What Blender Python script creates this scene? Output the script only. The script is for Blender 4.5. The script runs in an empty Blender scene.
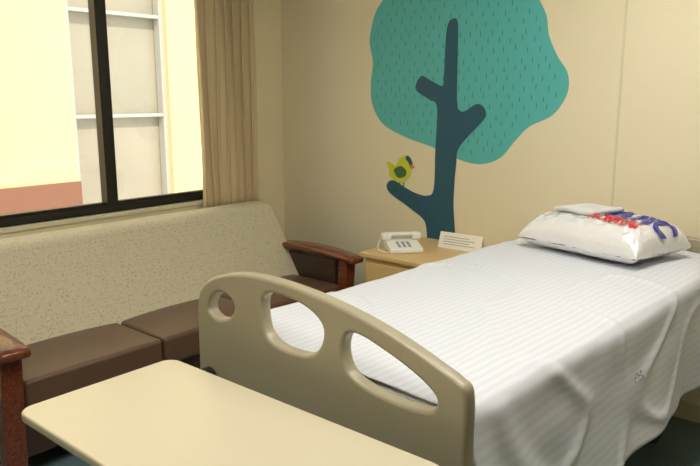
import bpy, bmesh, math, random
from mathutils import Vector, noise, Matrix
random.seed(3)
S=bpy.context.scene
try:
    S.view_settings.view_transform='Standard'; S.view_settings.look='None'
except Exception: pass
def lin(c):
    return tuple(((x/255.)/12.92 if x/255.<=.04045 else ((x/255.+.055)/1.055)**2.4) for x in c)+(1,)
def mat(name,col,rough=.6,metal=0,coat=0,bump=0,bscale=40,var=0,vscale=3,spec=.5,emis=None,estr=0,sheen=0):
    m=bpy.data.materials.new(name);m.use_nodes=True;nt=m.node_tree;b=nt.nodes['Principled BSDF']
    b.inputs['Base Color'].default_value=lin(col);b.inputs['Roughness'].default_value=rough
    b.inputs['Metallic'].default_value=metal;b.inputs['Coat Weight'].default_value=coat
    b.inputs['Specular IOR Level'].default_value=spec
    b.inputs['Sheen Weight'].default_value=sheen
    if emis:
        b.inputs['Emission Color'].default_value=lin(emis);b.inputs['Emission Strength'].default_value=estr
    tc=nt.nodes.new('ShaderNodeTexCoord')
    if bump:
        n=nt.nodes.new('ShaderNodeTexNoise');n.inputs['Scale'].default_value=bscale;n.inputs['Detail'].default_value=4
        nt.links.new(tc.outputs['Object'],n.inputs['Vector'])
        bp=nt.nodes.new('ShaderNodeBump');bp.inputs['Strength'].default_value=bump;bp.inputs['Distance'].default_value=.01
        nt.links.new(n.outputs['Fac'],bp.inputs['Height']);nt.links.new(bp.outputs['Normal'],b.inputs['Normal'])
    if var:
        n=nt.nodes.new('ShaderNodeTexNoise');n.inputs['Scale'].default_value=vscale
        nt.links.new(tc.outputs['Object'],n.inputs['Vector'])
        mx=nt.nodes.new('ShaderNodeMix');mx.data_type='RGBA'
        c=lin(col);mx.inputs['A'].default_value=tuple(min(1,x*(1+var)) for x in c[:3])+(1,)
        mx.inputs['B'].default_value=tuple(x*(1-var) for x in c[:3])+(1,)
        nt.links.new(n.outputs['Fac'],mx.inputs['Factor']);nt.links.new(mx.outputs['Result'],b.inputs['Base Color'])
    return m
M={}
M['wall']=mat('wall_paint',(233,223,193),.75,bump=.08,bscale=150,var=.02)
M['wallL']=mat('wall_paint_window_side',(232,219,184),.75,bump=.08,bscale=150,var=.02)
M['ceil']=mat('ceiling_paint',(238,238,234),.8,bump=.05)
M['floor']=mat('vinyl_floor',(96,120,128),.35,var=.08,vscale=30)
M['black']=mat('window_frame_black',(22,18,16),.4)
M['sill']=mat('sill_cream',(218,212,184),.5)
M['teal']=mat('decal_teal',(86,184,184),.55,var=.04,vscale=4)
M['dteal']=mat('decal_dark_teal',(32,84,108),.55,var=.04,vscale=4)
M['dash']=mat('decal_dash',(46,128,140),.55)
M['yel']=mat('decal_yellow',(204,212,52),.55)
M['wing']=mat('decal_wing',(60,110,70),.55)
M['orange']=mat('decal_orange',(225,130,50),.55)
M['foot']=mat('bed_plastic_beige',(166,158,134),.32,bump=.02,bscale=300)
M['table']=mat('table_laminate',(206,197,172),.28,var=.02,vscale=8)
M['tedge']=mat('table_edge_dark',(70,58,45),.5)
M['steel']=mat('steel',(170,170,168),.3,metal=1)
M['greyp']=mat('grey_paint_metal',(70,72,74),.45)
M['rubber']=mat('black_rubber',(25,25,26),.6)
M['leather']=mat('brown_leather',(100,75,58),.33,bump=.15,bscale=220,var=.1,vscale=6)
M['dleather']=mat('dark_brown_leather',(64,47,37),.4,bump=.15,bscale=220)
M['nwood']=mat('nightstand_wood',(214,184,130),.4,var=.08,vscale=6)
M['phone']=mat('phone_plastic',(235,235,230),.35)
M['paper']=mat('card_paper',(240,238,230),.7)
M['mattress']=mat('mattress_white',(224,225,230),.8)
M['wblanket']=mat('folded_white_cloth',(214,216,220),.7,bump=.2,bscale=40)
M['blue']=mat('print_blue',(24,40,160),.3,coat=.5)
M['red']=mat('print_red',(215,20,50),.3,coat=.5)
M['print']=mat('grey_print',(135,140,150),.7)
M['yellowext']=mat('exterior_yellow',(232,208,150),.9,bump=.1,bscale=20,var=.04,vscale=1)
M['brownext']=mat('exterior_brown_band',(146,100,76),.9)
M['whiteext']=mat('exterior_white_frame',(190,186,172),.6)
M['paneext']=mat('exterior_pane',(174,162,136),.35,var=.2,vscale=1.2)
M['diff']=mat('light_diffuser',(255,250,240),.5,emis=(255,249,238),estr=13)
# plastic pillow bag
m=mat('pillow_bag_plastic',(228,229,233),.16,coat=1,bump=.8,bscale=18);M['bag']=m
# wood
def wood(name,c1,c2):
    m=bpy.data.materials.new(name);m.use_nodes=True;nt=m.node_tree;b=nt.nodes['Principled BSDF']
    tc=nt.nodes.new('ShaderNodeTexCoord');mp=nt.nodes.new('ShaderNodeMapping');mp.inputs['Scale'].default_value=(2,25,25)
    n=nt.nodes.new('ShaderNodeTexNoise');n.inputs['Scale'].default_value=3;n.inputs['Detail'].default_value=6
    r=nt.nodes.new('ShaderNodeValToRGB');r.color_ramp.elements[0].color=lin(c1);r.color_ramp.elements[1].color=lin(c2)
    r.color_ramp.elements[0].position=.35;r.color_ramp.elements[1].position=.65
    nt.links.new(tc.outputs['Object'],mp.inputs['Vector']);nt.links.new(mp.outputs['Vector'],n.inputs['Vector'])
    nt.links.new(n.outputs['Fac'],r.inputs['Fac']);nt.links.new(r.outputs['Color'],b.inputs['Base Color'])
    b.inputs['Roughness'].default_value=.25;b.inputs['Coat Weight'].default_value=.4
    return m
M['wood']=wood('mahogany_wood',(96,46,24),(126,64,36))
# sofa fabric
def fabric():
    m=bpy.data.materials.new('speckled_fabric');m.use_nodes=True;nt=m.node_tree;b=nt.nodes['Principled BSDF']
    tc=nt.nodes.new('ShaderNodeTexCoord')
    v=nt.nodes.new('ShaderNodeTexVoronoi');v.inputs['Scale'].default_value=85
    nt.links.new(tc.outputs['Object'],v.inputs['Vector'])
    r=nt.nodes.new('ShaderNodeValToRGB');r.color_ramp.interpolation='LINEAR'
    r.color_ramp.elements[0].position=.22;r.color_ramp.elements[1].position=.45
    r.color_ramp.elements[0].color=(.8,.8,.8,1);r.color_ramp.elements[1].color=(0,0,0,1)
    nt.links.new(v.outputs['Distance'],r.inputs['Fac'])
    r2=nt.nodes.new('ShaderNodeValToRGB');e=r2.color_ramp.elements
    e[0].color=lin((160,154,116));e[1].color=lin((224,212,165))
    x=e.new(.5);x.color=lin((184,174,128))
    sp=nt.nodes.new('ShaderNodeSeparateColor');nt.links.new(v.outputs['Color'],sp.inputs['Color'])
    nt.links.new(sp.outputs['Red'],r2.inputs['Fac'])
    mx=nt.nodes.new('ShaderNodeMix');mx.data_type='RGBA';mx.inputs['A'].default_value=lin((207,198,171))
    nt.links.new(r.outputs['Color'],mx.inputs['Factor']);nt.links.new(r2.outputs['Color'],mx.inputs['B'])
    nt.links.new(mx.outputs['Result'],b.inputs['Base Color']);b.inputs['Roughness'].default_value=.85
    return m
M['fabric']=fabric()
# striped sheet
def sheetmat():
    m=bpy.data.materials.new('satin_stripe_sheet');m.use_nodes=True;nt=m.node_tree;b=nt.nodes['Principled BSDF']
    tc=nt.nodes.new('ShaderNodeUVMap')
    w=nt.nodes.new('ShaderNodeTexWave');w.wave_type='BANDS';w.bands_direction='X';w.inputs['Scale'].default_value=12
    nt.links.new(tc.outputs['UV'],w.inputs['Vector'])
    r=nt.nodes.new('ShaderNodeValToRGB');r.color_ramp.elements[0].position=.4;r.color_ramp.elements[1].position=.6
    r.color_ramp.elements[0].color=lin((208,212,222));r.color_ramp.elements[1].color=lin((216,220,230))
    nt.links.new(w.outputs['Fac'],r.inputs['Fac']);nt.links.new(r.outputs['Color'],b.inputs['Base Color'])
    mr=nt.nodes.new('ShaderNodeMapRange');mr.inputs['To Min'].default_value=.5;mr.inputs['To Max'].default_value=.62
    nt.links.new(w.outputs['Fac'],mr.inputs['Value']);nt.links.new(mr.outputs['Result'],b.inputs['Roughness'])
    return m
M['sheet']=sheetmat()
def curtmat():
    m=mat('curtain_cloth',(220,200,162),.85,bump=.1,bscale=300)
    return m
M['curtain']=curtmat()
def glass():
    m=bpy.data.materials.new('window_glass');m.use_nodes=True;nt=m.node_tree
    for n in list(nt.nodes):
        if n.type!='OUTPUT_MATERIAL': nt.nodes.remove(n)
    o=[n for n in nt.nodes if n.type=='OUTPUT_MATERIAL'][0]
    t=nt.nodes.new('ShaderNodeBsdfTransparent');g=nt.nodes.new('ShaderNodeBsdfGlossy');g.inputs['Roughness'].default_value=.02
    mx=nt.nodes.new('ShaderNodeMixShader');mx.inputs[0].default_value=.05
    nt.links.new(t.outputs[0],mx.inputs[1]);nt.links.new(g.outputs[0],mx.inputs[2]);nt.links.new(mx.outputs[0],o.inputs['Surface'])
    return m
M['glass']=glass()

def add(name,me,mats,parent=None,smooth=False):
    if not isinstance(mats,(list,tuple)): mats=[mats]
    for x in mats: me.materials.append(x)
    o=bpy.data.objects.new(name,me);S.collection.objects.link(o)
    if parent: o.parent=parent
    if smooth:
        for p in me.polygons:p.use_smooth=True
    return o
def empty(name,loc=(0,0,0),rot=0):
    e=bpy.data.objects.new(name,None);e.location=loc;e.rotation_euler=(0,0,rot);S.collection.objects.link(e);return e
def box(name,x0,x1,y0,y1,z0,z1,m,parent=None,bev=0,seg=3,cuts=0,crown=0,vertfn=None):
    bm=bmesh.new();bmesh.ops.create_cube(bm,size=1)
    if cuts: bmesh.ops.subdivide_edges(bm,edges=bm.edges[:],cuts=cuts,use_grid_fill=True)
    for v in bm.verts:
        u,w,t=v.co
        x=x0+(u+.5)*(x1-x0);y=y0+(w+.5)*(y1-y0);z=z0+(t+.5)*(z1-z0)
        if crown and t>0: z+=crown*(1-(2*u)**2)*(1-(2*w)**2)*(t*2)
        v.co=(x,y,z)
        if vertfn: v.co=vertfn(v.co)
    me=bpy.data.meshes.new(name);bm.to_mesh(me);bm.free()
    o=add(name,me,m,parent,smooth=bool(bev))
    if bev:
        b=o.modifiers.new('b','BEVEL');b.width=bev;b.segments=seg;b.limit_method='ANGLE';b.angle_limit=math.radians(50)
        w=o.modifiers.new('w','WEIGHTED_NORMAL')
    return o
def boxes(name,lst,m,parent=None):
    bm=bmesh.new()
    for (x0,x1,y0,y1,z0,z1) in lst:
        r=bmesh.ops.create_cube(bm,size=1)
        for v in r['verts']:
            v.co=(x0+(v.co.x+.5)*(x1-x0),y0+(v.co.y+.5)*(y1-y0),z0+(v.co.z+.5)*(z1-z0))
    me=bpy.data.meshes.new(name);bm.to_mesh(me);bm.free()
    return add(name,me,m,parent)
def cyl(name,p0,p1,r,m,parent=None,seg=24,r2=None):
    p0=Vector(p0);p1=Vector(p1);d=p1-p0
    bm=bmesh.new();bmesh.ops.create_cone(bm,cap_ends=True,segments=seg,radius1=r,radius2=r if r2 is None else r2,depth=d.length)
    q=d.to_track_quat('Z','Y').to_matrix().to_4x4()
    bmesh.ops.transform(bm,matrix=Matrix.Translation((p0+p1)/2)@q,verts=bm.verts)
    me=bpy.data.meshes.new(name);bm.to_mesh(me);bm.free()
    o=add(name,me,m,parent,True);b=o.modifiers.new('b','BEVEL');b.width=min(.003,r*.2);b.segments=2;b.limit_method='ANGLE'
    o.modifiers.new('w','WEIGHTED_NORMAL')
    return o
def tube(name,pts,r,m,parent=None,cyc=False):
    cu=bpy.data.curves.new(name,'CURVE');cu.dimensions='3D';cu.bevel_depth=r;cu.bevel_resolution=4;cu.resolution_u=10;cu.use_fill_caps=True
    s=cu.splines.new('BEZIER');s.bezier_points.add(len(pts)-1)
    for b,p in zip(s.bezier_points,pts): b.co=p;b.handle_left_type=b.handle_right_type='AUTO'
    s.use_cyclic_u=cyc;cu.materials.append(m)
    o=bpy.data.objects.new(name,cu);S.collection.objects.link(o);o.parent=parent;return o
def cat(pts,n=8):
    N=len(pts);out=[]
    for i in range(N):
        p0,p1,p2,p3=[Vector(pts[(i+k-1)%N]).to_2d() for k in range(4)]
        for j in range(n):
            t=j/n
            out.append(.5*((2*p1)+(-p0+p2)*t+(2*p0-5*p1+4*p2-p3)*t*t+(-p0+3*p1-3*p2+p3)*t**3))
    return out
def panel(name,loops,ext,bev,m,parent=None,axis='Y',off=0):
    """flat shape in (h,z) with holes. axis Y: plane XZ centred on y=off"""
    cu=bpy.data.curves.new(name,'CURVE');cu.dimensions='2D';cu.fill_mode='BOTH';cu.extrude=ext;cu.bevel_depth=bev;cu.bevel_resolution=3
    cu.offset=-bev
    for L in loops:
        s=cu.splines.new('POLY');s.points.add(len(L)-1)
        for p,q in zip(s.points,L): p.co=(q[0],q[1],0,1)
        s.use_cyclic_u=True
    o=bpy.data.objects.new('tmp',cu);S.collection.objects.link(o);bpy.context.view_layer.update()
    me=bpy.data.meshes.new_from_object(o);bpy.data.objects.remove(o)
    for v in me.vertices:
        x,y,z=v.co
        v.co=(x,off-z,y) if axis=='Y' else (off+z,x,y)
    me.materials.clear();me.name=name
    ob=add(name,me,m,parent)
    if bev:
        for p in me.polygons:p.use_smooth=True
        e=ob.modifiers.new('e','EDGE_SPLIT');e.split_angle=math.radians(35)
    return ob

# ---------------- room ----------------
XW,XR,YF,YB,H=-3.44,1.9,-1.7,3.35,2.65
box('floor',XW-.15,XR+.15,YF-.15,YB+.15,-.1,0,M['floor'])
box('ceiling',XW-.15,XR+.15,YF-.15,YB+.15,H,H+.1,M['ceil'])
box('wall_back',XW-.15,XR+.15,YB,YB+.15,0,H,M['wall'])
box('wall_right',XR,XR+.15,YF,YB,0,H,M['wall'])
box('wall_front',XW-.15,XR+.15,YF-.15,YF,0,H,M['wall'])
wy0,wy1,wz0,wz1=.1,2.84,.865,2.38
boxes('wall_left',[(XW-.15,XW,YF,YB,0,wz0),(XW-.15,XW,YF,YB,wz1,H),(XW-.15,XW,YF,wy0,wz0,wz1),(XW-.15,XW,wy1,YB,wz0,wz1)],M['wallL'])
box('baseboard_back',XW,XR,YB-.012,YB,0,.09,M['sill'])
box('trim_1',-1.186,-1.176,YB-.006,YB,.09,H,M['sill'])
# window
W=empty('window_1',(0,0,0))
fx0,fx1=XW-.07,XW-.015
boxes('frame',[(fx0,fx1,wy0,wy1,wz0,wz0+.04),(fx0,fx1,wy0,wy1,wz1-.05,wz1),(fx0,fx1,wy0,wy0+.05,wz0+.04,wz1-.05),(fx0,fx1,wy1-.05,wy1,wz0+.04,wz1-.05),
 (fx0+.005,fx1+.01,2.01,2.075,wz0+.04,wz1-.05),(fx0+.01,fx1-.01,wy0+.05,2.01,wz0+.04,wz0+.055),(fx0+.01,fx1-.01,2.075,wy1-.05,wz0+.04,wz0+.055),(fx0+.005,fx1+.01,.95,1.0,wz0+.04,wz1-.05)],M['black'],W)
boxes('glass_pane',[(fx0+.025,fx0+.029,wy0+.05,wy1-.05,wz0+.04,wz1-.05)],M['glass'],W)
boxes('sill_board',[(XW-.015,XW+.012,wy0-.04,wy1+.0,wz0-.025,wz0)],M['sill'],W)
# curtain
def curtain(name,y0,y1,z0,z1,x,amp,folds):
    C=empty(name)
    ny,nz=folds*16,24;vs=[];fs=[]
    for j in range(nz+1):
        t=j/nz
        for i in range(ny+1):
            u=i/ny;ph=u*folds*2*math.pi
            a=amp*(.75+.25*math.sin(t*3+u*9))
            vs.append((x+a*math.sin(ph+.25*math.sin(t*4+u*3)),y0+(y1-y0)*u+.012*math.sin(ph*2+1)+.008*math.sin(t*5+u*12),z0+(z1-z0)*t))
    for j in range(nz):
        for i in range(ny):
            k=j*(ny+1)+i;fs.append((k,k+1,k+ny+2,k+ny+1))
    me=bpy.data.meshes.new('cloth');me.from_pydata(vs,[],fs)
    o=add('cloth',me,M['curtain'],C,True);s=o.modifiers.new('s','SOLIDIFY');s.thickness=.003
    return C
C=curtain('window_curtain',2.60,3.06,.79,2.46,XW+.05,.036,7)
box('curtain_rail',XW,XW+.09,-.1,3.2,2.46,2.50,M['sill'],C,bev=.005)
C=curtain('window_curtain',-.35,.10,.79,2.46,XW+.045,.028,8)

# ---------------- exterior ----------------
E=empty('neighbour_building')
ex=-6.5
box('facade',ex-.3,ex,-6,3.5,-3,5.5,M['yellowext'],E)
box('facade_end',ex-.3,ex,4.62,12,-3,5.5,M['yellowext'],E)
box('facade_low',ex-.3,ex,3.5,4.62,-3,.05,M['yellowext'],E)
box('facade_top',ex-.3,ex,3.5,4.62,3.4,5.5,M['yellowext'],E)
box('band',ex,ex+.04,-6,3.5,.38,.66,M['brownext'],E)
fr=[(ex-.16,ex-.06,3.5,3.55,.05,3.4),(ex-.16,ex-.06,4.57,4.62,.05,3.4)]
for z in (.05,1.27,2.3,3.32): fr.append((ex-.15,ex-.07,3.55,4.57,z,z+.035))
fr+= [(ex-.14,ex-.1,3.92,3.935,.12,3.32)]
boxes('window_grid',fr,M['whiteext'],E)
box('window_panes',ex-.2,ex-.17,3.5,4.62,.05,3.4,M['paneext'],E)
box('courtyard_ground',-12,XW-.16,-8,14,-3.1,-3,M['sill'])

# ---------------- mural ----------------
T=empty('tree_wall_mural')
can=[(-2.59,2.04),(-2.65,1.96),(-2.685,1.82),(-2.66,1.69),(-2.675,1.56),(-2.66,1.44),(-2.58,1.33),(-2.42,1.26),(-2.23,1.21),(-2.05,1.15),(-1.91,1.13),(-1.79,1.17),(-1.71,1.26),(-1.63,1.34),(-1.51,1.40),(-1.44,1.50),(-1.44,1.60),(-1.50,1.69),(-1.55,1.79),(-1.57,1.89),(-1.64,2.0),(-1.75,2.1),(-1.9,2.17),(-2.1,2.2),(-2.3,2.19),(-2.48,2.14)]
canp=cat(can,8)
panel('canopy',[canp],.0005,0,M['teal'],T,off=YB-.0015)
tr=[(-2.23,.62),(-2.245,.70),(-2.27,.78),(-2.39,.85),(-2.51,.91),(-2.545,.95),(-2.53,.985),(-2.49,.995),(-2.43,.97),(-2.34,.935),(-2.25,.925),(-2.205,.97),(-2.20,1.19),(-2.195,1.43),(-2.25,1.475),(-2.325,1.515),(-2.345,1.545),(-2.325,1.59),(-2.295,1.605),(-2.23,1.575),(-2.165,1.55),(-2.155,1.6),(-2.15,1.77),(-2.14,1.87),(-2.11,1.905),(-2.075,1.88),(-2.07,1.69),(-2.065,1.46),(-2.045,1.415),(-2.01,1.415),(-1.95,1.45),(-1.91,1.445),(-1.885,1.41),(-1.90,1.365),(-2.04,1.22),(-2.06,1.12),(-2.07,.90),(-2.06,.62)]
panel('trunk',[cat(tr,6)],.0005,0,M['dteal'],T,off=YB-.0035)
def inside(p,poly):
    c=False;j=len(poly)-1
    for i in range(len(poly)):
        a,b=poly[i],poly[j]
        if (a[1]>p[1])!=(b[1]>p[1]) and p[0]<(b[0]-a[0])*(p[1]-a[1])/(b[1]-a[1])+a[0]: c=not c
        j=i
    return c
vs=[];fs=[]
z=1.14;row=0
while z<2.2:
    x=-2.72+(row%2)*.033
    while x<-1.4:
        px=x+random.uniform(-.01,.01);pz=z+random.uniform(-.012,.012)
        if all(inside((px+dx,pz+dz),canp) for dx,dz in((-.03,0),(.03,0),(0,-.03),(0,.05))):
            w=.0022;h=.026;n=len(vs)
            vs+=[(px-w,YB-.0027,pz),(px+w,YB-.0027,pz),(px+w,YB-.0027,pz+h),(px-w,YB-.0027,pz+h)];fs.append((n,n+1,n+2,n+3))
        x+=.066
    z+=.048;row+=1
me=bpy.data.meshes.new('rain_dashes');me.from_pydata(vs,[],fs);add('rain_dashes',me,M['dash'],T)
B=empty('bird_wall_decal')
bd=[(-2.545,1.105),(-2.515,1.10),(-2.48,1.085),(-2.455,1.125),(-2.41,1.15),(-2.375,1.125),(-2.365,1.08),(-2.375,1.03),(-2.415,.995),(-2.47,.99),(-2.52,1.02),(-2.53,1.06)]
panel('body',[cat(bd,6)],.0005,0,M['yel'],B,off=YB-.004)
panel('wing',[cat([(-2.49,1.06),(-2.44,1.085),(-2.40,1.06),(-2.41,1.025),(-2.46,1.015)],6)],.0005,0,M['wing'],B,off=YB-.0055)
panel('head_patch',[cat([(-2.405,1.13),(-2.385,1.11),(-2.37,1.08),(-2.355,1.10),(-2.37,1.135),(-2.395,1.15)],6)],.0005,0,M['dteal'],B,off=YB-.0055)
panel('beak',[[(-2.37,1.10),(-2.335,1.085),(-2.368,1.072)]],.0005,0,M['orange'],B,off=YB-.006)
panel('leg',[[(-2.45,.99),(-2.444,.99),(-2.444,.95),(-2.45,.95)],[(-2.42,.99),(-2.414,.99),(-2.414,.95),(-2.42,.95)]],.0005,0,M['wing'],B,off=YB-.005)

# ---------------- sofa ----------------
So=empty('sofa')
def prism(name,prof,y0,y1,m,parent,bev=.02,ysub=1):
    bm=bmesh.new();a=[];b=[];n=len(prof)
    for x,z in prof: a.append(bm.verts.new((x,y0,z)));b.append(bm.verts.new((x,y1,z)))
    bm.faces.new(a);bm.faces.new(b[::-1])
    for i in range(n): bm.faces.new((a[i],b[i],b[(i+1)%n],a[(i+1)%n]))
    bmesh.ops.recalc_face_normals(bm,faces=bm.faces)
    me=bpy.data.meshes.new(name);bm.to_mesh(me);bm.free()
    o=add(name,me,m,parent,True)
    if bev:
        q=o.modifiers.new('b','BEVEL');q.width=bev;q.segments=5;q.limit_method='ANGLE';q.angle_limit=math.radians(20)
    o.modifiers.new('w','WEIGHTED_NORMAL')
    return o
prism('backrest',[(-2.88,.40),(-3.16,.84),(-3.335,.84),(-3.335,.40)],1.06,2.98,M['fabric'],So,.04)
for i,(a,b) in enumerate(((1.085,1.705),(1.715,2.31),(2.32,2.905))):
    box('seat_cushion_%d'%(i+1),-3.0,-2.54,a,b,.30,.432,M['leather'],So,bev=.022,seg=4,cuts=7,crown=.016)
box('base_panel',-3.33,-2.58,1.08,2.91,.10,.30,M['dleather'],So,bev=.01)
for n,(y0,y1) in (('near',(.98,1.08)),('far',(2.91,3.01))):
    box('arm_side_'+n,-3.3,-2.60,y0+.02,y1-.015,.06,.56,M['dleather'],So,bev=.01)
    prof=[]
    N=12
    for i in range(N+1):
        t=i/N;x=-3.05+t*.60;z=.608+.014*math.sin(t*math.pi*.9)-.022*t**3
        prof.append((x,z))
    low=[(x,z-.036) for x,z in prof[::-1]]
    prism('arm_rest_'+n,prof+low,y0-.005,y1+.005,M['wood'],So,0).modifiers.new('b','BEVEL').width=.008
    prism('arm_post_'+n,[(-2.50,.56),(-2.565,.56),(-2.60,.0),(-2.54,.0)],y0+.01,y1-.01,M['wood'],So,.006)
    prism('rear_leg_'+n,[(-3.24,.06),(-3.30,.06),(-3.30,.0),(-3.25,.0)],y0+.02,y1-.02,M['wood'],So,.004)

# ---------------- nightstand ----------------
N=empty('nightstand')
nx=-.05
box('cabinet',-2.23+nx,-1.76,2.82,3.32,.06,.65,M['nwood'],N,bev=.004)
box('top',-2.25+nx,-1.74,2.79,3.335,.65,.68,M['nwood'],N,bev=.008)
for i in range(3):
    box('drawer_%d'%i,-2.215+nx,-1.775,2.80,2.822,.09+i*.185,.26+i*.185,M['nwood'],N,bev=.005)
    cyl('handle_%d'%i,(-2.05,2.785,.19+i*.185),(-1.94,2.785,.19+i*.185),.006,M['steel'],N)
boxes('feet',[(-2.26,-2.22,2.83,2.87,0,.06),(-1.81,-1.77,2.83,2.87,0,.06),(-2.26,-2.22,3.27,3.31,0,.06),(-1.81,-1.77,3.27,3.31,0,.06)],M['rubber'],N)
# phone : handset lies along local y at the -x (rear) side, base slopes down to +x
P=empty('telephone',(-2.14,2.965,.68),math.radians(-40))
def hz(x): return .028+.028*((.085-x)/.17)
def wedge(co):
    co=Vector(co)
    if co.z>.02: co.z=hz(co.x)
    return co
box('base',-.085,.085,-.09,.09,0,.04,M['phone'],P,bev=.008,vertfn=wedge)
box('handset_grip',-.075,-.035,-.095,.095,.072,.09,M['phone'],P,bev=.008)
box('earpiece',-.08,-.028,.055,.11,.05,.088,M['phone'],P,bev=.012)
box('mouthpiece',-.08,-.028,-.11,-.055,.05,.088,M['phone'],P,bev=.012)
for i in range(4):
    for j in range(3):
        x=-.01+i*.021;y=-.04+j*.028
        box('key_%d%d'%(i,j),x,x+.011,y,y+.015,.02,hz(x)+.003,M['print'],P,bev=.002)
tube('cord',[(-.055,-.108,.06),(-.05,-.125,.03),(-.03,-.13,.006),(.02,-.12,.005),(.06,-.10,.005),(.07,-.092,.01)],.003,M['phone'],P)
# tent card
Cd=empty('tent_card_sign',(-1.915,3.19,.68),math.radians(2))
vs=[(-.13,-.03,.0005),(.13,-.03,.0005),(.13,0,.085),(-.13,0,.085),(-.13,.03,.0005),(.13,.03,.0005)]
me=bpy.data.meshes.new('card');me.from_pydata(vs,[],[(0,1,2,3),(3,2,5,4)]);o=add('card',me,M['paper'],Cd);q=o.modifiers.new('s','SOLIDIFY');q.thickness=.0015
vs=[];fs=[]
for i in range(4):
    t0=.25+i*.15;t1=t0+.03
    xa,xb=-.10,.10-random.random()*.05
    k=len(vs)
    for x,t in((xa,t0),(xb,t0),(xb,t1),(xa,t1)):
        vs.append((x,-.03+.03*t-.002,.0005+.085*t+.0008))
    fs.append((k,k+1,k+2,k+3))
me=bpy.data.meshes.new('text_lines');me.from_pydata(vs,[],fs);add('text_lines',me,M['print'],Cd)

# ---------------- bed ----------------
Bd=empty('hospital_bed',(-1.17,1.235,0),math.radians(-3))
cx=-1.165
def loc(pts): return [(x-cx,z) for x,z in pts]
fo=[(-1.658,.46),(-1.658,.60),(-1.658,.75),(-1.656,.865),(-1.638,.925),(-1.585,.97),(-1.49,1.003),(-1.38,1.018),(-1.24,1.018),(-1.10,1.006),(-.97,.985),(-.86,.958),(-.76,.925),(-.715,.908),(-.685,.88),(-.683,.75),(-.683,.6),(-.683,.46),(-.9,.45),(-1.165,.45),(-1.4,.45)]
h1=[(-1.575,.92),(-1.535,.938),(-1.49,.93),(-1.473,.902),(-1.50,.87),(-1.56,.855),(-1.597,.877)]
h2=[(-1.345,.962),(-1.30,.982),(-1.20,.976),(-1.135,.953),(-1.112,.92),(-1.13,.87),(-1.18,.842),(-1.28,.838),(-1.335,.863),(-1.352,.92)]
h3=[(-1.035,.928),(-.99,.941),(-.88,.912),(-.80,.88),(-.762,.85),(-.775,.822),(-.83,.811),(-.94,.813),(-1.02,.835),(-1.045,.88)]
panel('footboard',[cat(loc(fo),8),cat(loc(h1),8)[::-1],cat(loc(h2),8)[::-1],cat(loc(h3),8)[::-1]],.010,.010,M['foot'],Bd)
hb=[(-.475,.42),(-.475,.8),(-.45,.86),(-.3,.88),(0,.885),(.3,.88),(.45,.86),(.475,.8),(.475,.42),(0,.41)]
panel('headboard',[cat(hb,6)],.01,.008,M['foot'],Bd,off=2.06)
for s in(-1,1):
    cyl('bumper_%d'%s,(s*.43,-.02,.66),(s*.43,-.055,.66),.035,M['rubber'],Bd)
    box('side_rail_%d'%s,s*.40-.02,s*.40+.02,.0,2.04,.40,.46,M['greyp'],Bd,bev=.005)
    for y in(.16,1.80):
        cyl('leg_%d_%d'%(s,y*10),(s*.27,y,.12),(s*.27,y,.46),.02,M['greyp'],Bd)
        cyl('caster_%d_%d'%(s,y*10),(s*.27-.018,y,.055),(s*.27+.018,y,.055),.055,M['rubber'],Bd)
        box('fork_%d_%d'%(s,y*10),s*.27-.028,s*.27+.028,y-.02,y+.02,.06,.13,M['greyp'],Bd,bev=.005)
box('cross_bar_1',-.29,.29,.13,.19,.22,.27,M['greyp'],Bd,bev=.005)
box('cross_bar_2',-.29,.29,1.77,1.83,.22,.27,M['greyp'],Bd,bev=.005)
box('lower_frame',-.26,.26,.19,1.77,.20,.26,M['greyp'],Bd,bev=.01)
box('deck',-.44,.44,.03,2.03,.46,.52,M['greyp'],Bd,bev=.008)
box('mattress',-.452,.452,.026,2.03,.52,.808,M['mattress'],Bd,bev=.012,seg=3)
# sheet
w,r,D,ZT=.462,.045,.375,.816
L0=w-r;arc=r*math.pi/2;tot=L0+arc+D
ns,ny=170,170
vs=[];uv=[]
for j in range(ny+1):
    yy=.024+2.004*j/ny
    for i in range(ns+1):
        s=-tot+2*tot*i/ns;sg=1 if s>=0 else -1;a=abs(s)
        if a<=L0: x=a;z=0;dr=0
        elif a<=L0+arc:
            th=(a-L0)/r;x=L0+r*math.sin(th);z=-r*(1-math.cos(th));dr=0
        else:
            dr=a-L0-arc
            footf=math.exp(-(yy/.30)**2);q=(dr/D)
            fold=noise.noise(Vector((yy*2.3,dr*.8,11)))*.04+noise.noise(Vector((yy*6.5,dr*1.5,17)))*.014
            x=w+dr*(.10+.15*footf)+q**1.1*(fold+.022*footf*math.sin(yy*30))
            z=-r-dr*.97*(1+.04*math.sin(yy*4+1)+.10*footf)
            if sg<0: x=w+dr*.05+.006*math.sin(yy*15)*q
        nz=noise.noise(Vector((s*3.2,yy*2.2,0)))*.007+noise.noise(Vector((s*9+yy*4,yy*6-s*3,3)))*.003
        rg=noise.noise(Vector((s*2.2+yy*1.2,yy*1.6-s*.8,7)))
        nz+=.006*math.exp(-(rg/.035)**2)
        if a<=L0+arc*.5: z+=nz
        else: x+=nz*1.5
        vs.append((sg*x,yy,ZT+z));uv.append((s,yy))
fs=[]
for j in range(ny):
    for i in range(ns):
        k=j*(ns+1)+i;fs.append((k,k+1,k+ns+2,k+ns+1))
me=bpy.data.meshes.new('bed_sheet');me.from_pydata(vs,[],fs)
ul=me.uv_layers.new(name='UVMap')
for lp in me.loops: ul.data[lp.index].uv=uv[lp.vertex_index]
o=add('bed_sheet',me,M['sheet'],Bd,True);q=o.modifiers.new('s','SOLIDIFY');q.thickness=.004;q.offset=1
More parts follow.
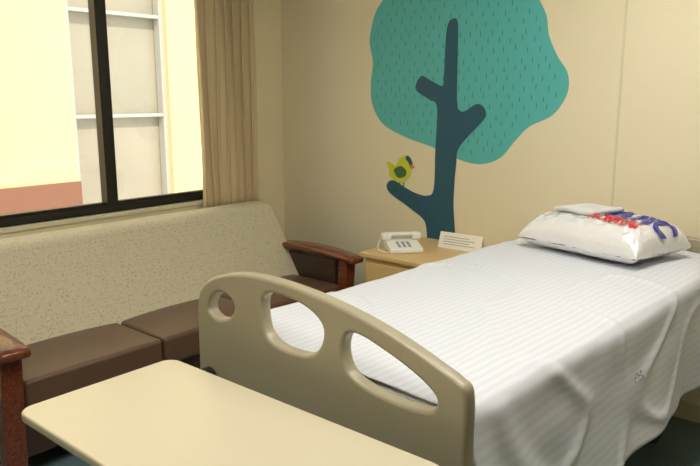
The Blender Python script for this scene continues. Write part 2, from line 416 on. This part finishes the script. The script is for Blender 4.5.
# small laundry mark printed on the hanging side of the sheet
def sheetpt(s,yy):
    i=int(round((s+tot)/(2*tot)*ns));j=int(round((yy-.024)/2.004*ny))
    i=max(0,min(ns,i));j=max(0,min(ny,j));return Vector(vs[j*(ns+1)+i])
mk=[]
for q0,q1,n_ in(((0,0),(.02,.012),5),((.02,.012),(.035,.0),4),((.035,0),(.05,.014),5),((.05,.014),(.052,-.012),5),((.052,-.012),(.002,-.016),7),((.002,-.016),(0,0),3)):
    for k in range(n_):
        t=k/n_;a=q0[0]+(q1[0]-q0[0])*t;b=q0[1]+(q1[1]-q0[1])*t
        mk.append((a,b))
cs=L0+arc+.14;cy=.90
pc=sheetpt(cs,cy)
pts=[]
for a,b in mk:
    p=sheetpt(cs-b,cy+a);pts.append((p.x+.0045,cy+a,pc.z+b))
tube('laundry_mark',pts,.0012,M['print'],Bd)

# ---------------- pillow in bag ----------------
Pl=empty('bagged_pillow',(-1.085,2.985,.828),math.radians(-13))
hx,hy,tp=.292,.205,.166
def ptop(u,v):
    e=max(0,(1-abs(u)**5))*max(0,(1-abs(v)**4))
    return tp*e**.42
n1,n2=90,60
def pp(u,v,top):
    x=u*hx*(1-.03*(1-v*v)*abs(u)**6);y=v*hy*(1-.04*(1-u*u)*abs(v)**6)
    h=ptop(u,v)
    edge=(max(abs(u),abs(v)))**6
    n_=noise.noise(Vector((x*9,y*14,1)));wr=.008*math.exp(-(n_/.08)**2)+noise.noise(Vector((x*30,y*24,5)))*.006
    if top: z=.04*edge*1.0+h*.97+wr*(1-edge*.5)
    else: z=.04*edge
    return (x,y,max(z,0 if not top else .002))
vs=[];fs=[]
def ease(t): return math.sin(t*math.pi/2)
for top in(True,False):
    b=len(vs)
    for j in range(n2+1):
        for i in range(n1+1):
            vs.append(pp(ease(-1+2*i/n1),ease(-1+2*j/n2),top))
    for j in range(n2):
        for i in range(n1):
            k=b+j*(n1+1)+i;f=(k,k+1,k+n1+2,k+n1+1);fs.append(f if top else f[::-1])
me=bpy.data.meshes.new('bag');me.from_pydata(vs,[],fs)
bm=bmesh.new();bm.from_mesh(me);bmesh.ops.remove_doubles(bm,verts=bm.verts,dist=.0005);bm.to_mesh(me);bm.free()
add('bag',me,M['bag'],Pl,True)
def text_on(name,txt,size,x,y,m,sx=1,rot=0,offs=.003):
    cu=bpy.data.curves.new(name,'FONT');cu.body=txt;cu.size=size;cu.offset=offs
    o=bpy.data.objects.new('t',cu);S.collection.objects.link(o);bpy.context.view_layer.update()
    me=bpy.data.meshes.new_from_object(o);bpy.data.objects.remove(o)
    bm=bmesh.new();bm.from_mesh(me);bmesh.ops.triangulate(bm,faces=bm.faces)
    for _ in range(3):
        bmesh.ops.subdivide_edges(bm,edges=[e for e in bm.edges if e.calc_length()>.007],cuts=1);bmesh.ops.triangulate(bm,faces=[f for f in bm.faces if len(f.verts)>3])
    for v in bm.verts:
        X,Y=v.co.x*sx,v.co.y
        c,s_=math.cos(rot),math.sin(rot);X,Y=X*c-Y*s_+x,X*s_+Y*c+y
        u=max(-.98,min(.98,X/hx));vv=max(-.98,min(.98,Y/hy))
        v.co=(X,Y,pp(u,vv,True)[2]+.006)
    bm.to_mesh(me);bm.free();me.materials.clear();return add(name,me,m,Pl)
text_on('print_word','CLINIC',.20,.02,-.03,M['blue'],.42,0,.008)
text_on('print_word_red','HOSPITAL',.10,.0,-.12,M['red'],.50,0,.006)
# folded cloth on pillow
vs=[];fs=[];a=24
for j in range(a+1):
    for i in range(a+1):
        X=-.185+.20*i/a;Y=-.10+.20*j/a
        X+=.02*(j/a)
        e=max(abs(2*i/a-1),abs(2*j/a-1))
        vs.append((X,Y,tp+.024+.002*math.sin(X*40)-.006*e**4))
for j in range(a):
    for i in range(a):
        k=j*(a+1)+i;fs.append((k,k+1,k+a+2,k+a+1))
me=bpy.data.meshes.new('folded_cloth');me.from_pydata(vs,[],fs);o=add('folded_cloth',me,M['wblanket'],Pl,True);q=o.modifiers.new('s','SOLIDIFY');q.thickness=.018;q.offset=-1

# ---------------- overbed table ----------------
Ot=empty('overbed_table')
tx1=-.66
box('under_edge',-1.575,tx1-.015,.665,1.075,.735,.752,M['tedge'],Ot,bev=.008)
def rr(x0,x1,y0,y1,r):
    p=[]
    for cx_,cy_,a0 in((x1-r,y1-r,0),(x0+r,y1-r,90),(x0+r,y0+r,180),(x1-r,y0+r,270)):
        for k in range(7):
            t=math.radians(a0+k*15);p.append((cx_+r*math.cos(t),cy_+r*math.sin(t)))
    return p
tt=panel('top',[rr(-1.585,tx1,.65,1.09,.04)],.006,.005,M['table'],Ot)
for v in tt.data.vertices: v.co=(v.co.x,v.co.z,.762-v.co.y)
box('column',-.78,-.70,.80,.88,.10,.735,M['greyp'],Ot,bev=.01)
boxes('base_bars',[(-.80,-.68,.66,1.06,.06,.10),(-1.45,-.74,.67,.72,.06,.09),(-1.45,-.74,1.0,1.05,.06,.09)],M['greyp'],Ot)
for i,(x,y) in enumerate(((-.74,.69),(-.74,1.03),(-1.42,.695),(-1.42,1.025))):
    cyl('caster_%d'%i,(x,y-.012,.03),(x,y+.012,.03),.03,M['rubber'],Ot)

# ---------------- lights ----------------
for x,y in((-1.2,.5),(-.65,2.1)):
    Lp=empty('ceiling_light')
    boxes('housing',[(x-.32,x+.32,y-.62,y+.62,H-.05,H)],M['phone'],Lp)
    boxes('diffuser',[(x-.29,x+.29,y-.59,y+.59,H-.055,H-.05)],M['diff'],Lp)
sd=bpy.data.lights.new('sun','SUN');sd.energy=3.6;sd.angle=.02;sd.color=(1,.97,.9)
so=bpy.data.objects.new('sun',sd);S.collection.objects.link(so)
so.rotation_euler=Vector((-.65,.25,-.72)).to_track_quat('-Z','Y').to_euler()
wd=bpy.data.worlds.new('w');S.world=wd;wd.use_nodes=True
wd.node_tree.nodes['Background'].inputs[0].default_value=(.84,.92,1,1);wd.node_tree.nodes['Background'].inputs[1].default_value=2.0

cd=bpy.data.cameras.new('cam');c=bpy.data.objects.new('cam',cd);S.collection.objects.link(c);S.camera=c
cd.sensor_width=36;cd.lens=694/700*36;cd.clip_start=.02
c.location=(0,0,1.5);c.rotation_euler=(math.radians(90)-math.atan(138/694),0,math.radians(40.3))
